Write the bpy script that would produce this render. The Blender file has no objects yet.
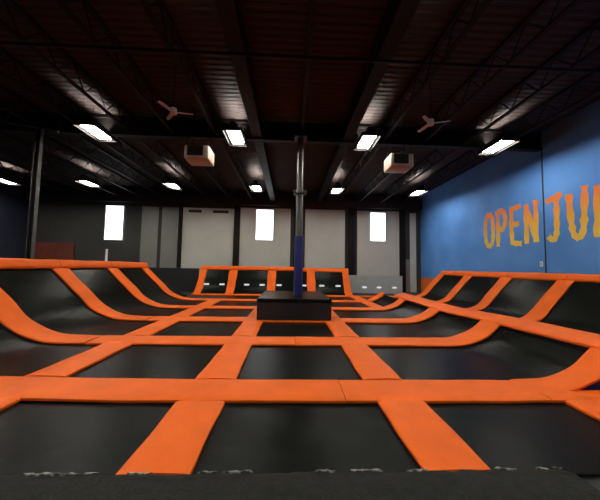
import bpy, bmesh, math, random
from mathutils import Vector, Matrix
random.seed(7)
S = bpy.context.scene
COL = S.collection
EYE = 1.6

# ------------------------------------------------------------------ materials
def new_mat(name):
    m = bpy.data.materials.new(name); m.use_nodes = True
    nt = m.node_tree
    return m, nt, nt.nodes['Principled BSDF']

def link(nt, a, b): nt.links.new(a, b)

def simple(name, col, rough=.6, metal=0., noise=0., nscale=3., bump=0., bscale=40., spec=.5, col2=None):
    m, nt, b = new_mat(name)
    b.inputs['Roughness'].default_value = rough
    b.inputs['Metallic'].default_value = metal
    b.inputs['Specular IOR Level'].default_value = spec
    b.inputs['Base Color'].default_value = (*col, 1)
    tc = nt.nodes.new('ShaderNodeTexCoord')
    if noise > 0 or col2:
        n = nt.nodes.new('ShaderNodeTexNoise'); n.inputs['Scale'].default_value = nscale
        n.inputs['Detail'].default_value = 5
        link(nt, tc.outputs['Object'], n.inputs['Vector'])
        r = nt.nodes.new('ShaderNodeValToRGB')
        c2 = col2 or tuple(c * (1 - noise) for c in col)
        r.color_ramp.elements[0].position = .3; r.color_ramp.elements[1].position = .7
        r.color_ramp.elements[0].color = (*c2, 1); r.color_ramp.elements[1].color = (*col, 1)
        link(nt, n.outputs['Fac'], r.inputs['Fac']); link(nt, r.outputs['Color'], b.inputs['Base Color'])
    if bump > 0:
        n2 = nt.nodes.new('ShaderNodeTexNoise'); n2.inputs['Scale'].default_value = bscale
        n2.inputs['Detail'].default_value = 3
        link(nt, tc.outputs['Object'], n2.inputs['Vector'])
        bp = nt.nodes.new('ShaderNodeBump'); bp.inputs['Strength'].default_value = bump
        bp.inputs['Distance'].default_value = .02
        link(nt, n2.outputs['Fac'], bp.inputs['Height']); link(nt, bp.outputs['Normal'], b.inputs['Normal'])
    return m

def emit(name, col, strength):
    m = bpy.data.materials.new(name); m.use_nodes = True
    nt = m.node_tree; nt.nodes.clear()
    e = nt.nodes.new('ShaderNodeEmission'); o = nt.nodes.new('ShaderNodeOutputMaterial')
    e.inputs['Color'].default_value = (*col, 1); e.inputs['Strength'].default_value = strength
    link(nt, e.outputs[0], o.inputs[0])
    return m

M_ORANGE = simple('orange_vinyl', (.92, .145, .006), .55, noise=.14, nscale=2.2, bump=.35, bscale=5, spec=.2)
M_BED = simple('black_jump_mesh', (.0065, .0074, .0062), .27, noise=.3, nscale=1.6, bump=.1, bscale=160, spec=.12)
M_DECK = simple('black_deck_fabric', (.02, .021, .018), .85, noise=.5, nscale=14, bump=.5, bscale=45, spec=.15)
M_FOAM = simple('black_foam_vinyl', (.012, .012, .013), .5, noise=.2, bump=.1, bscale=12, spec=.3)
M_NAVY = simple('navy_vinyl', (.014, .018, .13), .5, noise=.2, spec=.3)
M_STEEL = simple('grey_steel', (.11, .105, .1), .4, metal=.7, noise=.3, nscale=5)
M_DARKSTEEL = simple('dark_painted_steel', (.008, .006, .0055), .6, noise=.3, nscale=4, spec=.15)
M_FLOOR = simple('dark_concrete', (.02, .02, .02), .8, noise=.4, nscale=2, bump=.1)
M_ROOF = simple('dark_red_brown_roof_paint', (.034, .0235, .021), .7, noise=.25, nscale=1.5, spec=.2)
M_WALLDARK = simple('dark_grey_wall_paint', (.035, .035, .032), .8, noise=.3, nscale=.6, bump=.1, bscale=30)
M_WHITEWALL = simple('off_white_panel_paint', (.52, .52, .47), .6, noise=.1, nscale=.8, bump=.05)
M_GREYPANEL = simple('grey_panel_paint', (.2, .2, .18), .6, noise=.2, nscale=.8)
M_PALE = simple('pale_grey_board', (.42, .45, .44), .5, noise=.1)
M_WHITE = simple('white_plastic', (.8, .8, .78), .4)
M_HEATER = simple('off_white_enamel', (.42, .33, .26), .45, noise=.1)
M_FAN = simple('dusty_pink_grey_enamel', (.4, .33, .31), .5)
M_BLACK = simple('flat_black', (.006, .006, .006), .6)
M_RED = simple('dull_red_vinyl', (.16, .03, .015), .6, noise=.3)
M_LAMP = emit('lit_lamp_tube', (1., .96, .87), 128.)
M_UP = emit('lit_lamp_top_slot', (1., .97, .9), 190.)
M_GLASS = emit('daylit_window_glass', (.93, .97, 1.), 4.5)
M_LIGHTPATCH = emit('light_patch_glow', (.95, .97, 1.), .75)  # glow of lights at the back, put onto small patches
M_LEFT = simple('near_black_blue_wall_paint', (.008, .012, .03), .8, noise=.3, nscale=.5)

M_BED.node_tree.nodes['Principled BSDF'].inputs['IOR'].default_value = 1.24
def blue_wall():
    m, nt, b = new_mat('blue_wall_paint')
    b.inputs['Roughness'].default_value = .7; b.inputs['Specular IOR Level'].default_value = .25
    tc = nt.nodes.new('ShaderNodeTexCoord')
    sp = nt.nodes.new('ShaderNodeSeparateXYZ'); link(nt, tc.outputs['Object'], sp.inputs[0])
    n = nt.nodes.new('ShaderNodeTexNoise'); n.inputs['Scale'].default_value = .8
    link(nt, tc.outputs['Object'], n.inputs['Vector'])
    r = nt.nodes.new('ShaderNodeValToRGB')
    r.color_ramp.elements[0].position = .3; r.color_ramp.elements[1].position = .75
    r.color_ramp.elements[0].color = (.075, .235, .62, 1); r.color_ramp.elements[1].color = (.115, .3, .7, 1)
    link(nt, n.outputs['Fac'], r.inputs['Fac'])
    g = nt.nodes.new('ShaderNodeMath'); g.operation = 'GREATER_THAN'; g.inputs[1].default_value = 1.02
    link(nt, sp.outputs['Z'], g.inputs[0])
    mx = nt.nodes.new('ShaderNodeMix'); mx.data_type = 'RGBA'
    link(nt, g.outputs[0], mx.inputs['Factor'])
    mx.inputs['A'].default_value = (.75, .16, .03, 1); link(nt, r.outputs['Color'], mx.inputs['B'])
    link(nt, mx.outputs['Result'], b.inputs['Base Color'])
    return m
M_BLUE = blue_wall()

def letter_paint():
    m, nt, b = new_mat('orange_to_yellow_letter_paint')
    b.inputs['Roughness'].default_value = .7
    tc = nt.nodes.new('ShaderNodeTexCoord')
    sp = nt.nodes.new('ShaderNodeSeparateXYZ'); link(nt, tc.outputs['Object'], sp.inputs[0])
    n = nt.nodes.new('ShaderNodeTexNoise'); n.inputs['Scale'].default_value = 2.5
    link(nt, tc.outputs['Object'], n.inputs['Vector'])
    ad = nt.nodes.new('ShaderNodeMath'); ad.operation = 'MULTIPLY_ADD'
    ad.inputs[1].default_value = .5; link(nt, n.outputs['Fac'], ad.inputs[0]); link(nt, sp.outputs['Z'], ad.inputs[2])
    mr = nt.nodes.new('ShaderNodeMapRange'); mr.inputs[1].default_value = .5; mr.inputs[2].default_value = 1.75
    link(nt, ad.outputs[0], mr.inputs[0])
    r = nt.nodes.new('ShaderNodeValToRGB')
    r.color_ramp.elements[0].color = (.85, .56, .08, 1); r.color_ramp.elements[1].color = (.8, .2, .03, 1)
    e = r.color_ramp.elements.new(.5); e.color = (.8, .36, .035, 1)
    link(nt, mr.outputs[0], r.inputs['Fac']); link(nt, r.outputs['Color'], b.inputs['Base Color'])
    return m
M_LETTER = letter_paint()

def scuff_mat():
    m, nt, b = new_mat('worn_silver_tape')
    b.inputs['Roughness'].default_value = .5
    tc = nt.nodes.new('ShaderNodeTexCoord')
    n = nt.nodes.new('ShaderNodeTexNoise'); n.inputs['Scale'].default_value = 30
    n.inputs['Detail'].default_value = 6
    link(nt, tc.outputs['Object'], n.inputs['Vector'])
    r = nt.nodes.new('ShaderNodeValToRGB')
    r.color_ramp.elements[0].position = .42; r.color_ramp.elements[1].position = .6
    r.color_ramp.elements[0].color = (.02, .02, .02, 1); r.color_ramp.elements[1].color = (.32, .32, .3, 1)
    link(nt, n.outputs['Fac'], r.inputs['Fac']); link(nt, r.outputs['Color'], b.inputs['Base Color'])
    return m
M_SCUFF = scuff_mat()

# ------------------------------------------------------------------ helpers
def obj(name, bm, mat, parent=None, smooth=False, loc=None):
    me = bpy.data.meshes.new(name)
    bmesh.ops.recalc_face_normals(bm, faces=bm.faces)
    bm.to_mesh(me); bm.free()
    me.materials.append(mat)
    if smooth:
        for p in me.polygons: p.use_smooth = True
        me.set_sharp_from_angle(angle=math.radians(50))
    o = bpy.data.objects.new(name, me); COL.objects.link(o)
    if parent: o.parent = parent
    if loc: o.location = loc
    return o

def tag(o, label, cat, group=None):
    o['label'] = label; o['category'] = cat
    if group: o['group'] = group
    return o

def thing(name, label, cat, loc=(0, 0, 0), group=None):
    o = bpy.data.objects.new(name, None); COL.objects.link(o)
    o.location = loc; o.empty_display_size = .2
    return tag(o, label, cat, group)

def struct(name, bm, mat, parent=None, smooth=False):
    o = obj(name, bm, mat, parent, smooth)
    if not parent: o['kind'] = 'structure'
    return o

def dup(root, loc, label=None, group=None):
    r = root.copy(); COL.objects.link(r); r.location = loc
    if label: r['label'] = label
    if group: r['group'] = group
    for ch in list(root.children):
        c = ch.copy(); COL.objects.link(c); c.parent = r
        for g in list(ch.children):
            d = g.copy(); COL.objects.link(d); d.parent = c
    return r

def box(bm, x0, x1, y0, y1, z0, z1, bev=0., seg=2):
    g = bmesh.ops.create_cube(bm, size=1)
    vs = g['verts']
    for v in vs:
        v.co = Vector(((x0 + x1) / 2 + v.co.x * (x1 - x0), (y0 + y1) / 2 + v.co.y * (y1 - y0), (z0 + z1) / 2 + v.co.z * (z1 - z0)))
    if bev:
        es = list({e for v in vs for e in v.link_edges})
        bmesh.ops.bevel(bm, geom=es, offset=bev, segments=seg, affect='EDGES', profile=.5)
    return bm

def bbox(*a, **k): return box(bmesh.new(), *a, **k)

def bar(bm, a, b, r, seg=8):
    a = Vector(a); b = Vector(b); d = b - a
    m = Matrix.Translation((a + b) / 2) @ d.to_track_quat('Z', 'Y').to_matrix().to_4x4()
    bmesh.ops.create_cone(bm, cap_ends=True, segments=seg, radius1=r, radius2=r, depth=d.length, matrix=m)
    return bm

def smooth_path(pts, n=5):
    pts = [Vector(p) for p in pts]
    if len(pts) == 2: 
        k = max(2, int((pts[1] - pts[0]).length / .12))
        return [pts[0].lerp(pts[1], i / k) for i in range(k + 1)]
    out = []
    for i in range(len(pts) - 1):
        p0 = pts[max(i - 1, 0)]; p1 = pts[i]; p2 = pts[i + 1]; p3 = pts[min(i + 2, len(pts) - 1)]
        for j in range(n):
            t = j / n
            out.append(.5 * ((2 * p1) + (p2 - p0) * t + (2 * p0 - 5 * p1 + 4 * p2 - p3) * t * t + (3 * p1 - p0 - 3 * p2 + p3) * t ** 3))
    out.append(pts[-1])
    return out

def strip(path, wdir, width, thick, lift=0., pillow=True, wob=.005, nw=6):
    """a padded strip of rounded section swept along a path; wdir is the direction of its width"""
    bm = bmesh.new(); W = Vector(wdir).normalized()
    P = smooth_path(path); rings = []
    ph = [random.uniform(0, 6.28) for _ in range(4)]; s = 0
    for i, p in enumerate(P):
        T = (P[min(i + 1, len(P) - 1)] - P[max(i - 1, 0)]).normalized()
        N = W.cross(T).normalized()
        if N.z < 0 or (abs(N.z) < 1e-6 and N.x > 0): N = -N
        if i: s += (p - P[i - 1]).length
        w = width / 2 + (wob * 1.5 * math.sin(s * 2.3 + ph[0]) + wob * math.sin(s * 7.1 + ph[1]) if pillow else 0)
        sec = []
        if pillow:
            t = thick
            sec = [(-w + .012, 0), (-w, t * .35), (-w + .005, t * .75), (-w + .03, t * .96)]
            for k in range(1, nw):
                u = -1 + 2 * k / nw
                sec.append((u * (w - .03), t * (1.02 + .1 * (1 - u * u)) + wob * .8 * math.sin(s * 5 + u * 3 + ph[2]) * math.sin(s * 1.7 + ph[3])))
            sec += [(w - .03, t * .96), (w - .005, t * .75), (w, t * .35), (w - .012, 0)]
        else:
            sec = [(-w, 0), (-w, thick), (w, thick), (w, 0)]
        rings.append([bm.verts.new(p + W * a + N * (b + lift)) for a, b in sec])
    for r0, r1 in zip(rings, rings[1:]):
        n = len(r0)
        for k in range(n):
            bm.faces.new((r0[k], r0[(k + 1) % n], r1[(k + 1) % n], r1[k]))
    bm.faces.new(rings[0]); bm.faces.new(list(reversed(rings[-1])))
    return bm

ORD = ['first', 'second', 'third', 'fourth', 'fifth', 'sixth', 'seventh', 'eighth', 'ninth', 'tenth']

# ------------------------------------------------------------------ room shell
XL, XR, YB, YF, ZF, ZC = -18.2, 9.6, 19.5, -7., -.08, 7.0
struct('floor', bbox(XL - .3, XR + .3, YF - .3, YB + .3, ZF - .2, ZF), M_FLOOR)
bm = bmesh.new()                                  # corrugated roof deck, ribs across the room
y = YF - .3; prof = []
while y < YB + .3:
    prof += [(y, ZC), (y + .07, ZC), (y + .1, ZC + .02), (y + .17, ZC + .02)]; y += .2
top = [(bm.verts.new((XL - .3, a, b)), bm.verts.new((XR + .3, a, b))) for a, b in prof]
up = [(bm.verts.new((XL - .3, a, ZC + .2)), bm.verts.new((XR + .3, a, ZC + .2))) for a, b in (prof[0], prof[-1])]
for a, b in zip(top, top[1:]): bm.faces.new((a[0], a[1], b[1], b[0]))
bm.faces.new((up[0][0], up[0][1], up[1][1], up[1][0]))
bm.faces.new((top[0][0], top[0][1], up[0][1], up[0][0])); bm.faces.new((top[-1][0], top[-1][1], up[1][1], up[1][0]))
struct('ceiling', bm, M_ROOF)
struct('wall_back', bbox(XL - .3, XR + .3, YB, YB + .3, ZF, ZC), M_WALLDARK)
struct('wall_left', bbox(XL - .3, XL, YF, YB, ZF, ZC), M_LEFT)
struct('wall_front', bbox(XL - .3, XR + .3, YF - .3, YF, ZF, ZC), M_WALLDARK)
struct('wall_right', bbox(XR, XR + .3, YF, YB, ZF, ZC), M_BLUE)
struct('trim_1', bbox(XR - .012, XR, 9.78, 9.83, 1.02, ZC), M_BLACK)        # control joint in the blue wall

# white panels / doors in the back wall
ZT = 5.8
def panel(name, x0, x1, z1, mat, slots=()):
    o = struct(name, bbox(x0, x1, YB - .05, YB, ZF, z1, bev=.01, seg=1), mat)
    for a, b, c, d in slots:
        obj('transom', bbox(a, b, YB - .062, YB - .05, c, d), M_BLACK, o)
    z = .9
    bm = bmesh.new()
    while z < z1 - .2:
        box(bm, x0 + .05, x1 - .05, YB - .056, YB - .05, z, z + .03); z += .95
    obj('panel_joint', bm, mat, o)
    return o
panel('door_1', -7.6, -4.0, ZT - .1, M_WHITEWALL, [(-7.2, -6.3, 5.35, 5.55), (-5.5, -4.4, 5.35, 5.55)])
panel('door_2', -3.55, .05, ZT, M_WHITEWALL)
panel('door_3', 1.1, 4.0, ZT, M_WHITEWALL)
panel('door_4', 4.9, 8.0, ZT, M_WHITEWALL)
panel('door_5', 8.8, 9.25, ZT - .1, M_WHITEWALL)
panel('door_8', 8.42, 8.78, 2.3, M_GREYPANEL)
panel('door_6', -9.05, -7.85, ZT - .1, M_GREYPANEL)
panel('door_7', -10.45, -9.3, ZT - .1, M_GREYPANEL)
def window(n, x0, x1, z0, z1):
    o = bpy.data.objects.new('window_%d' % n, None); COL.objects.link(o); o['kind'] = 'structure'
    o.location = (0, 0, 0)
    f = bmesh.new(); d = .06
    for a in ((x0 - d, x0, z0 - d, z1 + d), (x1, x1 + d, z0 - d, z1 + d), (x0, x1, z0 - d, z0), (x0, x1, z1, z1 + d)):
        box(f, a[0], a[1], YB - .1, YB - .045, a[2], a[3])
    obj('window_frame', f, M_PALE, o)
    obj('pane', bbox(x0, x1, YB - .075, YB - .055, z0, z1), M_GLASS, o)
window(1, -12.9, -11.7, 3.3, 5.67)
window(2, -2.4, -1.2, 3.5, 5.66)
window(3, 5.85, 6.95, 3.6, 5.65)
# dark pilasters between the panels
for i, (a, b) in enumerate([(-3.95, -3.6), (.3, .85), (4.2, 4.7), (8.05, 8.4), (-7.83, -7.62)]):
    struct('trim_%d' % (i + 2), bbox(a, b, YB - .22, YB, ZF, ZC, bev=.01, seg=1), M_DARKSTEEL)
struct('trim_7', bbox(XL, XR, YB - .3, YB, 5.95, 6.45), M_WALLDARK)          # eave beam at the top of the back wall

# ------------------------------------------------------------------ trampolines
C = [0, 3.67, 6.05, 8.43, 10.81, 13.19, 15.57]     # cross pad centres (index 1..6)
CX = {'l': -3.42, 'a': -1.01, 'b': 1.39, 'r': 3.74}
PW = .62; PT = .05; BT = .02                        # pad width, pad thickness, bed thickness
BZ = ZF + .02                                       # underside of beds
PZ = ZF + .045                                      # underside of pads
YFRONT = 2.2
LP = [(-4.1, 0), (-4.8, .02), (-5.15, .09), (-5.45, .21), (-5.75, .40), (-6.07, .72), (-6.42, 1.05), (-6.82, 1.44)]
RP = [(3.3, 0), (3.75, .02), (4.05, .11), (4.3, .23), (4.47, .37), (4.6, .49)]
OP = [(5.5, 0), (6.6, 0), (7.25, .01), (7.6, .08), (7.9, .25), (8.35, .75), (8.9, 1.33)]
KP = [(15.9, 0), (16.15, .05), (16.4, .22), (16.65, .5), (16.95, .95), (17.25, 1.37)]

def flat_bed(x0, x1, y0, y1, label):
    o = obj('trampoline_bed', bbox(x0, x1, y0, y1, BZ, BZ + BT, bev=.006, seg=1), M_BED)
    return tag(o, label, 'trampoline')
def row_word(r): return ORD[r] + ' row from the camera'
rows = [(YFRONT + .03, C[1] - .27)] + [(C[k] + .27, C[k + 1] - .27) for k in range(1, 6)]
colw = {'B': 'left of the centre aisle', 'C': 'in the centre aisle', 'D': 'right of the centre aisle'}
BOXX = (-.93, 1.3); BOXY = (8.2, 10.95)
for r, (y0, y1) in enumerate(rows):
    flat_bed(CX['l'] + .27, CX['a'] - .27, y0, y1, 'flat black trampoline bed %s, %s' % (colw['B'], row_word(r)))
    if r != 3:
        flat_bed(CX['a'] + .27, CX['b'] - .27, y0, y1, 'flat black trampoline bed %s, %s' % (colw['C'], row_word(r)))
    if r in (0, 4, 5):
        flat_bed(CX['b'] + .27, CX['r'] - .27, y0, y1, 'flat black trampoline bed %s, %s' % (colw['D'], row_word(r)))
flat_bed(CX['r'] + .27, 6.0, YFRONT, C[1] - .27, 'flat black trampoline bed at the right edge, first row from the camera')

def bed_strip(path, wdir, width, label, name='curved_trampoline_bed'):
    o = obj(name, strip(path, wdir, width, BT, lift=-.025, pillow=False), M_BED, smooth=True)
    return tag(o, label, 'trampoline')
def lift(prof, dz=-.02): return [(a, b + dz) for a, b in prof]
# left quarter pipe
for r in range(1, 5):
    y0, y1 = rows[r]; ym = (y0 + y1) / 2
    bed_strip([(a, ym, b - .038) for a, b in [(-3.7, 0)] + LP], (0, 1, 0), y1 - y0,
              'black bed curving up the left wall ramp, %s' % row_word(r))
# beds running up to the ridge on the right
for r in range(1, 5):
    y0, y1 = rows[r]; ym = (y0 + y1) / 2
    pr = RP if r < 4 else [(3.9, .03)] + RP[2:]
    st = [(CX['b'] + .27, 0)] if r < 4 else []
    sg = {1: .86, 2: .72, 3: .72, 4: .8}[r]
    bed_strip([(a, ym, b * sg - .038) for a, b in st + pr], (0, 1, 0), y1 - y0,
              'black bed %s rising to the orange ridge, %s' % ('right of the aisle' if r < 4 else 'at the right end', row_word(r)))
# outer ramp below the blue wall
for r in range(2, 6):
    y0, y1 = rows[r]; ym = (y0 + y1) / 2
    bed_strip([(a, ym, b - .038) for a, b in OP], (0, 1, 0), y1 - y0,
              'black bed sloping up to the blue wall, %s' % row_word(r))
y0, y1 = rows[1]
bed_strip([(a, (y0 + y1) / 2, b - .038) for a, b in OP], (0, 1, 0), y1 - y0,
          'black bed sloping up to the blue wall, nearest one at the right edge')
# back ramp
KX = [-5.3, -3.45, -1.05, 1.38, 3.58]
names = ['at its left end', 'second from its left end', 'behind the blue padded post', 'at its right end']
for i in range(4):
    x0, x1 = KX[i] + .2, KX[i + 1] - .2
    bed_strip([((x0 + x1) / 2, a, b - .038) for a, b in KP], (1, 0, 0), x1 - x0,
              'black bed of the steep back ramp, %s' % names[i])

def pad(name, path, wdir, label, width=PW, thick=PT, z=0., mat=None):
    o = obj(name, strip(path, wdir, width, thick, lift=z, wob=.008 if name == 'ramp_pad' else .0045), mat or M_ORANGE, smooth=True)
    return tag(o, label, 'pad')
# cross pads on the floor
zc = PZ
def between(k): return 'between %s and %s rows' % (ORD[k - 1], ORD[k])
for k in range(1, 7):
    bt = between(k) if k < 6 else 'behind the sixth row'
    yk = C[k]
    xl0 = -4.05 if k < 6 else -5.35
    pad('floor_pad', [(xl0, yk + (.12 if k == 1 else 0), zc), (-1.9, yk + (.03 if k == 1 else 0), zc), (.155 if k > 1 else .715, yk, zc)], (0, 1, 0), 'orange cross pad left of centre, %s' % bt)
    xr1 = {1: 3.3, 2: 3.3, 3: 3.3, 4: 3.3, 5: 3.85, 6: 6.4}[k]
    pad('floor_pad', [(.165 if k > 1 else .725, yk, zc), (xr1, yk, zc)], (0, 1, 0), 'orange cross pad right of centre, %s' % bt)
# lengthways pads between the cross pads
zl = PZ - .004
gap = PW / 2 + .012
side = {'l': 'far left lengthways line', 'a': 'line left of the centre aisle', 'b': 'line right of the centre aisle', 'r': 'far right lengthways line'}
for c, x in CX.items():
    for r in range(6):
        if c == 'r' and r in (1, 2, 3): continue
        y0 = (YFRONT + .015) if r == 0 else C[r] + gap + (.09 if r == 1 and c == 'l' else 0)
        y1 = C[r + 1] - gap + (.09 if r == 0 and c == 'l' else 0)
        if c == 'l' and r == 5: continue
        pad('floor_pad', [(x, y0, zl), (x, y1, zl)], (1, 0, 0), 'orange pad in the %s, %s' % (side[c], row_word(r)), width=.57)
# left ramp pads
for k in range(1, 6):
    pad('ramp_pad', [(a, C[k] + (.1 if k == 1 else 0), b + PZ - .0) for a, b in LP], (0, 1, 0),
        'orange pad curving up the left ramp, %s' % between(k), width=PW * .95)
# top pad of the left ramp
for r in range(1, 5):
    pad('top_pad', [(-6.93, C[r] + (.01 if r > 1 else -.3), 1.55), (-6.93, C[r + 1] - .01 + (.31 if r == 4 else 0), 1.55)], (-.4, 0, .92),
        'orange pad along the top of the left ramp, %s' % row_word(r), width=.28, thick=.09)
# right pads curving to the ridge
for k in range(1, 6):
    pr = RP if k < 5 else [(3.9, .03)] + RP[2:]
    sg = {1: 1., 2: .93, 3: .8, 4: .86, 5: .9}[k]
    pad('ramp_pad', [(a, C[k] + (.12 if k == 1 else 0), b * sg + PZ) for a, b in pr], (0, 1, 0),
        'orange pad curving up to the right ridge, %s' % between(k), width=(.44 if k == 1 else PW))
pad('floor_pad', [(3.31, C[1] - .16, PZ), (6.2, C[1] - .16, PZ)], (0, 1, 0), 'flat orange pad running off the right edge below the curved ridge end', width=.3)
# far left corner: a short bed and a low black barrier
y0, y1 = rows[5]
bed_strip([(a, (y0 + y1) / 2 - .05, b - .038) for a, b in [(-5.45, -.0), (-5.7, .1), (-6.05, .35), (-6.4, .6)]], (0, 1, 0), 1.5,
          'short dark bed in the back corner between the left ramp and the back ramp')
tag(obj('low_barrier', bbox(-10.4, -5.75, 17.6, 17.75, ZF, 1.42, bev=.02), M_FOAM), 'low black padded barrier at the back left beside the steep ramp', 'barrier')
# ridge pads (the line sags a little half way along)
def ridge_z(y):
    K = [(3.6, .515), (6., .475), (8., .4), (11.5, .465), (12., .465)]
    for (a, p), (b, q) in zip(K, K[1:]):
        if y <= b: return p + (q - p) * (y - a) / (b - a)
    return K[-1][1]
for r in range(1, 5):
    ya = C[r] + (.01 if r > 1 else 0); yb = (C[r + 1] - .01) if r < 4 else 11.7
    pad('ridge_pad', [(4.8, ya + (yb - ya) * q / 4, ridge_z(ya + (yb - ya) * q / 4)) for q in range(5)], (.48, 0, .11),
        'orange pad along the raised right ridge, %s' % row_word(r), width=.5, thick=.06)
# solid black core under the ridge
bm = bmesh.new()
sec = [(4.64, ZF), (4.66, .34), (5.0, .41), (5.06, ZF)]
a = [bm.verts.new((x, 3.72, z)) for x, z in sec]; b = [bm.verts.new((x, 11.68, z)) for x, z in sec]
for i in range(4): bm.faces.new((a[i], a[(i + 1) % 4], b[(i + 1) % 4], b[i]))
bm.faces.new(a); bm.faces.new(b[::-1])
tag(obj('divider_barrier', bm, M_FOAM), 'low black padded barrier under the orange ridge pads on the right', 'barrier')
bm = bmesh.new()
sec = [(3.8, ZF), (3.8, -.06), (4.05, .03), (4.3, .15), (4.47, .29), (4.6, .42), (4.6, ZF)]
a = [bm.verts.new((x, 3.67, z)) for x, z in sec]; b = [bm.verts.new((x, 3.71, z)) for x, z in sec]
n = len(sec)
for i in range(n): bm.faces.new((a[i], a[(i + 1) % n], b[(i + 1) % n], b[i]))
bm.faces.new(a); bm.faces.new(b[::-1])
tag(obj('ramp_end_panel', bm, M_NAVY), 'small navy end panel under the near end of the right ridge curve', 'panel')
# outer right ramp pads
for k in range(2, 7):
    lab = 'orange sloping pad below the blue wall, %s' % (between(k) if k < 6 else 'at the far end of that ramp')
    pad('ramp_pad', [(a_, C[k], b_ + PZ) for a_, b_ in OP], (0, 1, 0), lab, width=.57)
for r in range(1, 6):
    pad('top_pad', [(9.02, C[r] + .01, 1.4), (9.02, C[r + 1] - .01 + (.15 if r == 5 else 0), 1.4)], (.4, 0, .92),
        'orange pad along the ramp top by the blue wall, %s' % row_word(r), width=.27, thick=.09)
# back ramp pads
kn = ['leftmost', 'second from left', 'just left of the blue post', 'just right of the blue post', 'rightmost']
for i, x in enumerate(KX):
    pad('ramp_pad', [(x, a_, b_ + PZ) for a_, b_ in KP], (1, 0, 0), 'orange upright pad on the steep back ramp, %s' % kn[i],
        width=.5 if 0 < i < 4 else .42)
pad('top_pad', [(-5.5, 17.4, 1.45), (.45, 17.4, 1.46)], (0, .4, .92), 'orange pad along the back ramp top, left of the blue post', width=.27, thick=.09)
pad('top_pad', [(.47, 17.4, 1.42), (3.8, 17.4, 1.42)], (0, .4, .92), 'orange pad along the back ramp top, right of the blue post', width=.27, thick=.09)
# ramp frames: black steel posts and rails standing behind the ramps
def frame(name, label, posts, rails):
    t = thing(name, label, 'scaffold', (posts[0][0], posts[0][1], ZF))
    o = Vector(t.location)
    for a_, b_ in zip([(p[0], p[1], ZF) for p in posts], posts):
        obj('post', bar(bmesh.new(), Vector(a_) - o, Vector(b_) - o, .035), M_DARKSTEEL, t)
    for a_, b_ in rails:
        obj('rail', bar(bmesh.new(), Vector(a_) - o, Vector(b_) - o, .035), M_DARKSTEEL, t)
frame('steel_scaffold', 'black steel frame holding up the left wall ramp', [(-7.0, C[k], 1.4) for k in range(1, 6)], [((-7.0, C[1], 1.405), (-7.0, 13.4, 1.405))])
frame('steel_scaffold', 'black steel frame holding up the ramp by the blue wall', [(9.1, C[k], 1.3) for k in range(2, 7)], [((9.1, C[1], 1.3), (9.1, 15.8, 1.3))])
frame('steel_scaffold', 'black steel frame behind the steep back ramp', [(x, 17.45, 1.34) for x in KX], [((-5.4, 17.45, 1.34), (3.7, 17.45, 1.34))])

# glowing patches added on the back ramp, imitating lights seen through the mesh
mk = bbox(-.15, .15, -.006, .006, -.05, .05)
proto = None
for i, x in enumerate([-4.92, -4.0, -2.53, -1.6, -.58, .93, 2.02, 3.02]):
    lab = 'glowing patch imitating a light seen through the steep back ramp, %s from the left' % ORD[i]
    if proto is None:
        proto = obj('light_patch', mk, M_LIGHTPATCH); o = proto
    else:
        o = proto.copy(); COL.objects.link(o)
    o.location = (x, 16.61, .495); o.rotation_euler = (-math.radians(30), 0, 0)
    tag(o, lab, 'light patch', 'imitated lights along the back')
# pale low barrier at the back right with three glowing patches imitating lights
t = thing('low_barrier', 'low pale grey barrier at the back in front of the right white door', 'barrier', (6.0, 18.4, ZF))
obj('board', bbox(-2.0, 1.75, -.05, .05, 0, 1.16, bev=.01), M_PALE, t)
obj('cap_rail', bbox(-2.0, 1.75, -.07, .07, 1.16, 1.2), M_PALE, t)
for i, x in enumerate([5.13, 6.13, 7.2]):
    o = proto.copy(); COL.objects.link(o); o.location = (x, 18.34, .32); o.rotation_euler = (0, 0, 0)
    tag(o, 'glowing patch imitating a light, on the low pale grey barrier, %s from the left' % ORD[i], 'light patch', 'imitated lights along the back')

# near black deck the camera stands over
t = thing('front_deck', 'rough black fabric deck along the bottom edge of the view', 'deck', (0, 0, ZF))
bm = bmesh.new(); NX, NY = 70, 36
x0, x1, y0, y1 = -2.6, 2.22, -1.2, 2.2
vs = [[bm.verts.new((x0 + (x1 - x0) * i / NX, y0 + (y1 - y0) * j / NY + (random.uniform(-.012, .012) if j == NY else 0),
       (.14 if j < NY else .1) + random.uniform(-.004, .004))) for i in range(NX + 1)] for j in range(NY + 1)]
for j in range(NY):
    for i in range(NX): bm.faces.new((vs[j][i], vs[j][i + 1], vs[j + 1][i + 1], vs[j + 1][i]))
lo = {}
def low(v):
    if v not in lo: lo[v] = bm.verts.new((v.co.x, v.co.y, 0))
    return lo[v]
edge = vs[0] + [vs[j][-1] for j in range(1, NY + 1)] + vs[-1][::-1][1:] + [vs[j][0] for j in range(NY - 1, 0, -1)]
for a_, b_ in zip(edge, edge[1:] + edge[:1]): bm.faces.new((a_, b_, low(b_), low(a_)))
obj('deck_surface', bm, M_DECK, t, smooth=True)
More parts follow.
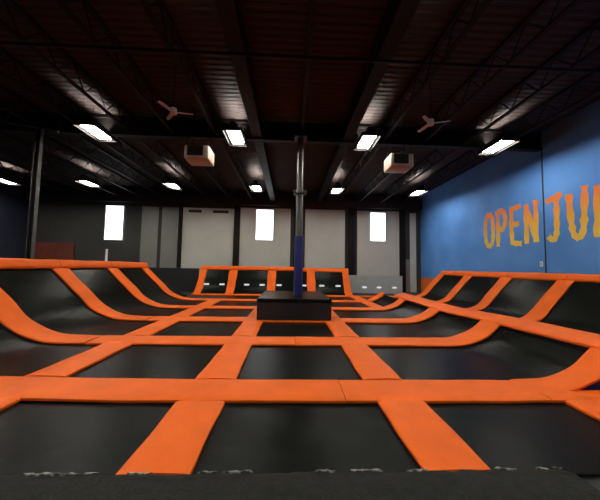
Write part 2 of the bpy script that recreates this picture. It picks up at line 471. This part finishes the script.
for a_, b_ in [(-1.9, -1.5), (-1.47, -1.36), (-1.16, -.98), (-.65, -.5), (-.46, -.24), (.23, .38), (.5, .74), (.93, 1.1), (1.62, 1.8), (1.95, 2.05), (2.1, 2.17)]:
    bm = bmesh.new(); n = max(3, int((b_ - a_) / .03)); pr = None
    for i in range(n + 1):
        x = a_ + (b_ - a_) * i / n; yy = 2.15 + random.uniform(-.01, .01); w = random.uniform(.002, .010) * (0.2 if i in (0, n) else 1)
        c = [bm.verts.new((x, yy + q * w, z)) for q, z in ((-1, .138), (-1, .149), (1, .149), (1, .138))]
        if pr:
            for k in range(4): bm.faces.new((pr[k], pr[(k + 1) % 4], c[(k + 1) % 4], c[k]))
        else: bm.faces.new(c)
        pr = c
    bm.faces.new(pr[::-1])
    o = obj('scuff', bm, M_SCUFF, t); o['label'] = 'worn silvery scuff on the deck edge'

# padded box around the post
t = thing('padded_box', 'big black padded box standing around the blue steel post', 'padded box', ((BOXX[0] + BOXX[1]) / 2, (BOXY[0] + BOXY[1]) / 2, .02))
def ring_box(hx, hy, hole, cx, cy, z0, z1):
    bm = bmesh.new()
    def loop(a, b, x, y, z): return [bm.verts.new((x + sx * a, y + sy * b, z)) for sx, sy in ((-1, -1), (1, -1), (1, 1), (-1, 1))]
    ob, ot = loop(hx, hy, 0, 0, z0), loop(hx, hy, 0, 0, z1); ib, it = loop(hole, hole, cx, cy, z0), loop(hole, hole, cx, cy, z1)
    oe = []
    for i in range(4):
        j = (i + 1) % 4
        bm.faces.new((ob[i], ob[j], ot[j], ot[i])); bm.faces.new((ib[i], ib[j], it[j], it[i]))
        bm.faces.new((ot[i], ot[j], it[j], it[i])); bm.faces.new((ob[i], ob[j], ib[j], ib[i]))
        oe += [e for e in ot[i].link_edges if e.other_vert(ot[i]) in (ot[j], ob[i])]
    bmesh.ops.bevel(bm, geom=list(set(oe)), offset=.03, segments=3, affect='EDGES')
    return bm
PX, PY = .33, 9.5
hx = (BOXX[1] - BOXX[0]) / 2; hy = (BOXY[1] - BOXY[0]) / 2; cx = PX - t.location.x; cy = PY - t.location.y
obj('side_padding', ring_box(hx, hy, .19, cx, cy, 0, .54), M_FOAM, t, smooth=True)
o = obj('top_pad', ring_box(hx + .01, hy + .01, .19, cx, cy, .54, .63), M_BED, t, smooth=True); o['label'] = 'dark grey top pad'
# its post
t = thing('steel_post', 'tall steel post in navy padding rising through the black box', 'post', (PX, PY, ZF))
obj('shaft', bar(bmesh.new(), (0, 0, 0), (0, 0, 6.2 - ZF), .12, 20), M_STEEL, t, smooth=True)
o = obj('padding', bar(bmesh.new(), (0, 0, .06), (0, 0, 2.75), .155, 20), M_NAVY, t, smooth=True); o['label'] = 'navy padded wrap'
bm = bmesh.new(); box(bm, -.2, .2, -.2, .2, 4.26, 4.3)
for s in (-1, 1): box(bm, s * .19 - .045, s * .19 + .045, -.22, -.1, 4.22, 4.36)
o = obj('collar', bm, M_STEEL, t); 
obj('cap_plate', bbox(-.22, .22, -.22, .22, 6.2 - ZF, 6.24 - ZF), M_STEEL, t)
# left post
t = thing('steel_post', 'bare grey steel post standing beyond the left ramp', 'post', (-8.72, 9.5, ZF))
for s in (-1, 1): obj('flange', bbox(s * .085 - .012, s * .085 + .012, -.06, .06, 0, 6.24 - ZF), M_STEEL, t)
obj('web', bbox(-.075, .075, -.01, .01, 0, 6.24 - ZF), M_DARKSTEEL, t)

# ------------------------------------------------------------------ roof steel
GZ0, GZ1 = 6.24, 6.9
def girder(y, label):
    t = thing('roof_girder', label, 'girder', (0, y, GZ0))
    obj('bottom_flange', bbox(XL + .02, XR - .02, -.12, .12, 0, .04), M_DARKSTEEL, t)
    obj('web', bbox(XL + .02, XR - .02, -.02, .02, .04, .62), M_DARKSTEEL, t)
    obj('top_flange', bbox(XL + .02, XR - .02, -.12, .12, .62, .66), M_DARKSTEEL, t)
girder(9.5 + .35, 'deep dark steel girder crossing the roof above the blue post')
def joist_mesh(y0, y1):
    zt, zb = 6.93, 6.36
    a_ = bmesh.new(); box(a_, -.06, .06, y0, y1, zt, zt + .06)
    b_ = bmesh.new(); box(b_, -.05, .05, y0, y1, zb, zb + .05)
    w = bmesh.new(); y = y0 + .1; k = 0
    while y < y1 - .5:
        p, q = ((0, y, zb + .04), (0, y + .45, zt + .01)); 
        if k % 2: p, q = ((0, y, zt + .01), (0, y + .45, zb + .04))
        bar(w, p, q, .016, 5); y += .45; k += 1
    return a_, b_, w
J0 = .35
proto_j = None
for i in range(-11, 6):
    x = J0 + 1.55 * i
    if i in (-1, 1): continue
    d = abs(i)
    lab = 'open web steel joist right above the blue post' if i == 0 else '%s steel roof joist to the %s of the blue post' % (ORD[d - 1] if d < 11 else 'eleventh', 'left' if i < 0 else 'right')
    if proto_j is None:
        proto_j = thing('roof_joist', lab, 'joist', (x, 0, 0), 'open web roof joists')
        a_, b_, w = joist_mesh(YF + .1, YB - .35)
        obj('top_chord', a_, M_DARKSTEEL, proto_j); obj('bottom_chord', b_, M_DARKSTEEL, proto_j); obj('web', w, M_DARKSTEEL, proto_j)
    else:
        dup(proto_j, (x, 0, 0), lab)
for i, w in ((-1, 'left'), (1, 'right')):
    t = thing('roof_beam', 'wide dark steel roof beam just %s of the blue post' % w, 'beam', (J0 + 1.6 * i + (.1 if i > 0 else 0), 0, 6.3))
    obj('bottom_flange', bbox(-.17, .17, YF + .1, YB - .35, 0, .03), M_DARKSTEEL, t)
    obj('web', bbox(-.015, .015, YF + .1, YB - .35, .03, .62), M_DARKSTEEL, t)
    obj('top_flange', bbox(-.17, .17, YF + .1, YB - .35, .62, .65), M_DARKSTEEL, t)
# sprinkler pipe across the front bay, with hangers
t = thing('sprinkler_pipe', 'thin dark sprinkler pipe crossing the roof near the camera', 'pipe', (0, 5.75, 6.25))
obj('pipe', bar(bmesh.new(), (XL + .05, 0, 0), (XR - .05, 0, 0), .035, 10), M_DARKSTEEL, t)
for x in (-12.05, -7.4, -2.75, 3.45, 8.1):
    obj('hanger', bar(bmesh.new(), (x + .1, 0, 0), (x + .1, 0, .78), .01, 6), M_DARKSTEEL, t)
# grey conduit at the far left
t = thing('conduit_pipe', 'thin grey pipe hanging under the roof at the upper left', 'pipe', (-9.6, 9.3, 6.3))
obj('pipe', bar(bmesh.new(), (0, 0, 0), (1.95, -.3, -.38), .03, 8), M_STEEL, t)
obj('drop_rod', bar(bmesh.new(), (1.95, -.3, -.4), (1.95, -.3, .7), .02, 8), M_DARKSTEEL, t)
obj('hanger', bar(bmesh.new(), (0, 0, 0), (0, 0, .7), .015, 8), M_STEEL, t)

# ------------------------------------------------------------------ ceiling lights
LZ = 6.1
def make_light(label, loc):
    t = thing('ceiling_light', label, 'ceiling light', loc, 'rectangular ceiling lights')
    w, l, hh = .23, .5, .13
    e = .1; h_ = bmesh.new()
    for a_ in ((-w - e, -w - e + .015, -l - e, l + e), (w + e - .015, w + e, -l - e, l + e), (-w - e, w + e, -l - e, -l - e + .015), (-w - e, w + e, l + e - .015, l + e)):
        box(h_, a_[0], a_[1], a_[2], a_[3], -.06, .05)
    box(h_, -w - e, -.1, -l - e, l + e, .045, .06); box(h_, .1, w + e, -l - e, l + e, .045, .06)
    box(h_, -.1, .1, -l - e, -l, .045, .06); box(h_, -.1, .1, l, l + e, .045, .06); box(h_, -.1, .1, -l, l, .045, .06)
    for s in (-1, 1): box(h_, s * .1 - .008, s * .1 + .008, -l, l, .06, .3)
    for s in (-1, 1): box(h_, -.1, .1, s * l - .008, s * l + .008, .06, .3)
    obj('housing', h_, M_DARKSTEEL, t)
    rf = obj('reflector', bbox(-w, w, -l, l, .03, .044), M_WHITE, t); rf['label'] = 'white reflector plate'
    for q in (-.17, -.057, .057, .17):
        obj('lamp_tube', bar(bmesh.new(), (q, -l + .02, 0), (q, l - .02, 0), .022, 8), M_LAMP, t)
    obj('top_slot', bbox(-.085, .085, -l + .03, l - .03, .075, .085), M_UP, t)
    for s in (-1, 1):
        obj('hanger', bar(bmesh.new(), (.14, s * .4, .06), (.14, s * .4, ZC - LZ), .006, 6), M_DARKSTEEL, t)
    return t
LX = [-15.9, -11.35, -6.7, -1.96, 2.68, 7.5]
lname = ['sixth', 'fifth', 'fourth', 'third', 'second', 'first']
pl = None
for y, rw in ((15.5, 'far row'), (9.35, 'nearer row'), (3.2, 'row overhead'), (-3., 'row behind the camera')):
    for i, x in enumerate(LX):
        lab = 'lit rectangular ceiling light in the %s, %s from the blue wall' % (rw, lname[i])
        if pl is None: pl = make_light(lab, (x, y, LZ))
        else: dup(pl, (x, y, LZ), lab)

# ------------------------------------------------------------------ unit heaters and fans
def heater(x, y, z, label):
    t = thing('unit_heater', label, 'heater', (x, y, z), 'unit heaters')
    obj('cabinet', bbox(-.4, .4, -.36, .36, 0, .46, bev=.03), M_HEATER, t, smooth=True)
    f = obj('air_outlet', bbox(-.3, .22, -.375, -.355, .1, .44, bev=.008, seg=1), M_BLACK, t)
    bm = bmesh.new()
    for k in range(5): box(bm, -.29, .21, -.385, -.375, .13 + k * .07, .14 + k * .07)
    obj('louvre', bm, M_DARKSTEEL, f)
    for sx in (-1, 1):
        for sy in (-1, 1): obj('hanger', bar(bmesh.new(), (sx * .32, sy * .2, .45), (sx * .32, sy * .2, ZC - z), .01, 6), M_DARKSTEEL, t)
    return t
h1 = heater(-3.15, 9.3, 5.14, 'pale unit heater hanging from the roof left of the blue post')
h2 = dup(h1, (3.82, 9.35, 5.12), 'pale unit heater hanging from the roof right of the blue post')

def fan(x, y, z, angs, label):
    t = thing('ceiling_fan', label, 'ceiling fan', (x, y, z), 'three blade ceiling fans')
    obj('hub', bar(bmesh.new(), (0, 0, -.04), (0, 0, .1), .085, 16), M_FAN, t, smooth=True)
    obj('drop_rod', bar(bmesh.new(), (0, 0, .1), (0, 0, ZC - z), .012, 8), M_DARKSTEEL, t)
    for a_ in angs:
        bm = bmesh.new(); c, s = math.cos(a_), math.sin(a_)
        n = 8; pr = None; top = []
        for i in range(n + 1):
            r = .07 + .42 * i / n; w = .03 + .014 * math.sin(i / n * 3.1); tw = .012
            ring = [bm.verts.new((c * r - s * q, s * r + c * q, e + q * .25)) for q, e in ((-w, 0), (-w, tw), (w, tw), (w, 0))]
            if pr:
                for k in range(4): bm.faces.new((pr[k], pr[(k + 1) % 4], ring[(k + 1) % 4], ring[k]))
            else: bm.faces.new(ring)
            pr = ring
        bm.faces.new(pr[::-1])
        obj('blade', bm, M_FAN, t)
R = math.radians
fan(-3.1, 7.0, 5.58, (R(8), R(130), R(250)), 'three blade ceiling fan on the left side of the roof')
fan(3.76, 7.0, 5.55, (R(-18), R(-138), R(102)), 'three blade ceiling fan on the right side of the roof')

# ------------------------------------------------------------------ wall lettering
LET = {
 'O': [[(.5, .98), (.2, .85), (.08, .5), (.2, .14), (.5, .03), (.8, .15), (.92, .5), (.8, .86), (.5, .98)]],
 'P': [[(.16, .98), (.2, .5), (.16, 0)], [(.05, .93), (.6, .98), (.9, .78), (.75, .52), (.2, .42)]],
 'E': [[(.2, .97), (.16, .5), (.2, .03)], [(.1, .93), (.95, .98)], [(.16, .52), (.8, .54)], [(.12, .06), (.95, .02)]],
 'N': [[(.14, 0), (.18, .95)], [(.14, .97), (.5, .5), (.82, .05)], [(.84, .02), (.88, 1.02)]],
 'J': [[(.02, .9), (.5, .95), (.98, 1.0)], [(.66, .95), (.64, .5), (.6, .18), (.4, .03), (.1, .12)]],
 'U': [[(.1, .95), (.16, .4), (.28, .1), (.5, .03), (.72, .12), (.84, .45), (.92, 1.04)]],
 'M': [[(.08, 0), (.16, .98)], [(.16, .98), (.5, .35)], [(.5, .35), (.86, 1.0)], [(.86, 1.0), (.94, 0)]],
}
t = thing('wall_lettering', 'orange and yellow painted words OPEN JUMP on the blue wall', 'lettering', (XR, 10., 2.7))
for ch, ys in zip('OPENJUMP', (12.95, 12.2, 11.42, 10.68, 9.72, 8.93, 8.1, 7.2)):
    bm = bmesh.new(); wl, hl = .62, 1.66
    for si, st in enumerate(LET[ch]):
        P = smooth_path([(0, ys - 10. - u * wl, v * hl) for u, v in st]) if len(st) > 2 else [Vector((0, ys - 10. - st[0][0] * wl, st[0][1] * hl)).lerp(Vector((0, ys - 10. - st[1][0] * wl, st[1][1] * hl)), q / 6) for q in range(7)]
        pr = None; d = -.006 - .002 * si
        for i, p in enumerate(P):
            T = (P[min(i + 1, len(P) - 1)] - P[max(i - 1, 0)]).normalized(); N = Vector((0, -T.z, T.y))
            w = .105 + .02 * math.sin(i * 1.9 + si) + .012 * random.uniform(-1, 1)
            ring = [bm.verts.new(p + N * s * w + Vector((e, 0, 0))) for s, e in ((-1, 0), (-1, d), (1, d), (1, 0))]
            if pr:
                for k in range(4): bm.faces.new((pr[k], pr[(k + 1) % 4], ring[(k + 1) % 4], ring[k]))
            else: bm.faces.new(ring)
            pr = ring
        bm.faces.new(pr[::-1])
    obj('letter', bm, M_LETTER, t)
t = thing('wall_socket', 'small white wall socket on the blue wall above the ramp', 'socket', (XR, 9.98, 1.88))
obj('plate', bbox(-.02, 0, -.06, .06, -.1, .1, bev=.004), M_WHITE, t)
obj('outlet', bbox(-.026, -.02, -.025, .025, -.055, .055), M_PALE, t)

# red padding against the far left back wall, and a slim white post by the left window
t = tag(obj('wall_padding', bbox(-17.9, -14.9, YB - .12, YB - .02, ZF, 3.0, bev=.02), M_RED), 'dull red wall padding in the dark far left corner', 'padding')
t = tag(obj('white_post', bar(bmesh.new(), (-12.35, 18.9, ZF), (-12.35, 18.9, 2.6), .07, 10), M_WHITE, smooth=True), 'slim white post below the left window', 'post')

# ------------------------------------------------------------------ camera, world
f = 272.
Yc = Vector((-11, -17, f)).normalized(); rr = .020
c = -(Yc[0] - rr * Yc[1]) / Yc[2]
Xc = Vector((1, -rr, c)).normalized(); Zc = -(Xc.cross(Yc))
Rw = Vector((Xc[0], Yc[0], Zc[0])); Uw = Vector((Xc[1], Yc[1], Zc[1])); Fw = Vector((Xc[2], Yc[2], Zc[2]))
cd = bpy.data.cameras.new('camera'); cam = bpy.data.objects.new('camera', cd); COL.objects.link(cam)
cd.sensor_width = 36; cd.sensor_fit = 'HORIZONTAL'; cd.lens = f / 600 * 36; cd.clip_start = .05; cd.clip_end = 200
M = Matrix((( Rw.x, Uw.x, -Fw.x, 0), (Rw.y, Uw.y, -Fw.y, 0), (Rw.z, Uw.z, -Fw.z, EYE), (0, 0, 0, 1)))
cam.matrix_world = M
S.camera = cam
w = bpy.data.worlds.new('world'); S.world = w; w.use_nodes = True
w.node_tree.nodes['Background'].inputs[0].default_value = (.5, .6, .8, 1); w.node_tree.nodes['Background'].inputs[1].default_value = .02
S.view_settings.view_transform = 'Standard'; S.view_settings.look = 'None'
S.view_settings.exposure = 0; S.view_settings.gamma = 1; S.view_settings.use_curve_mapping = False
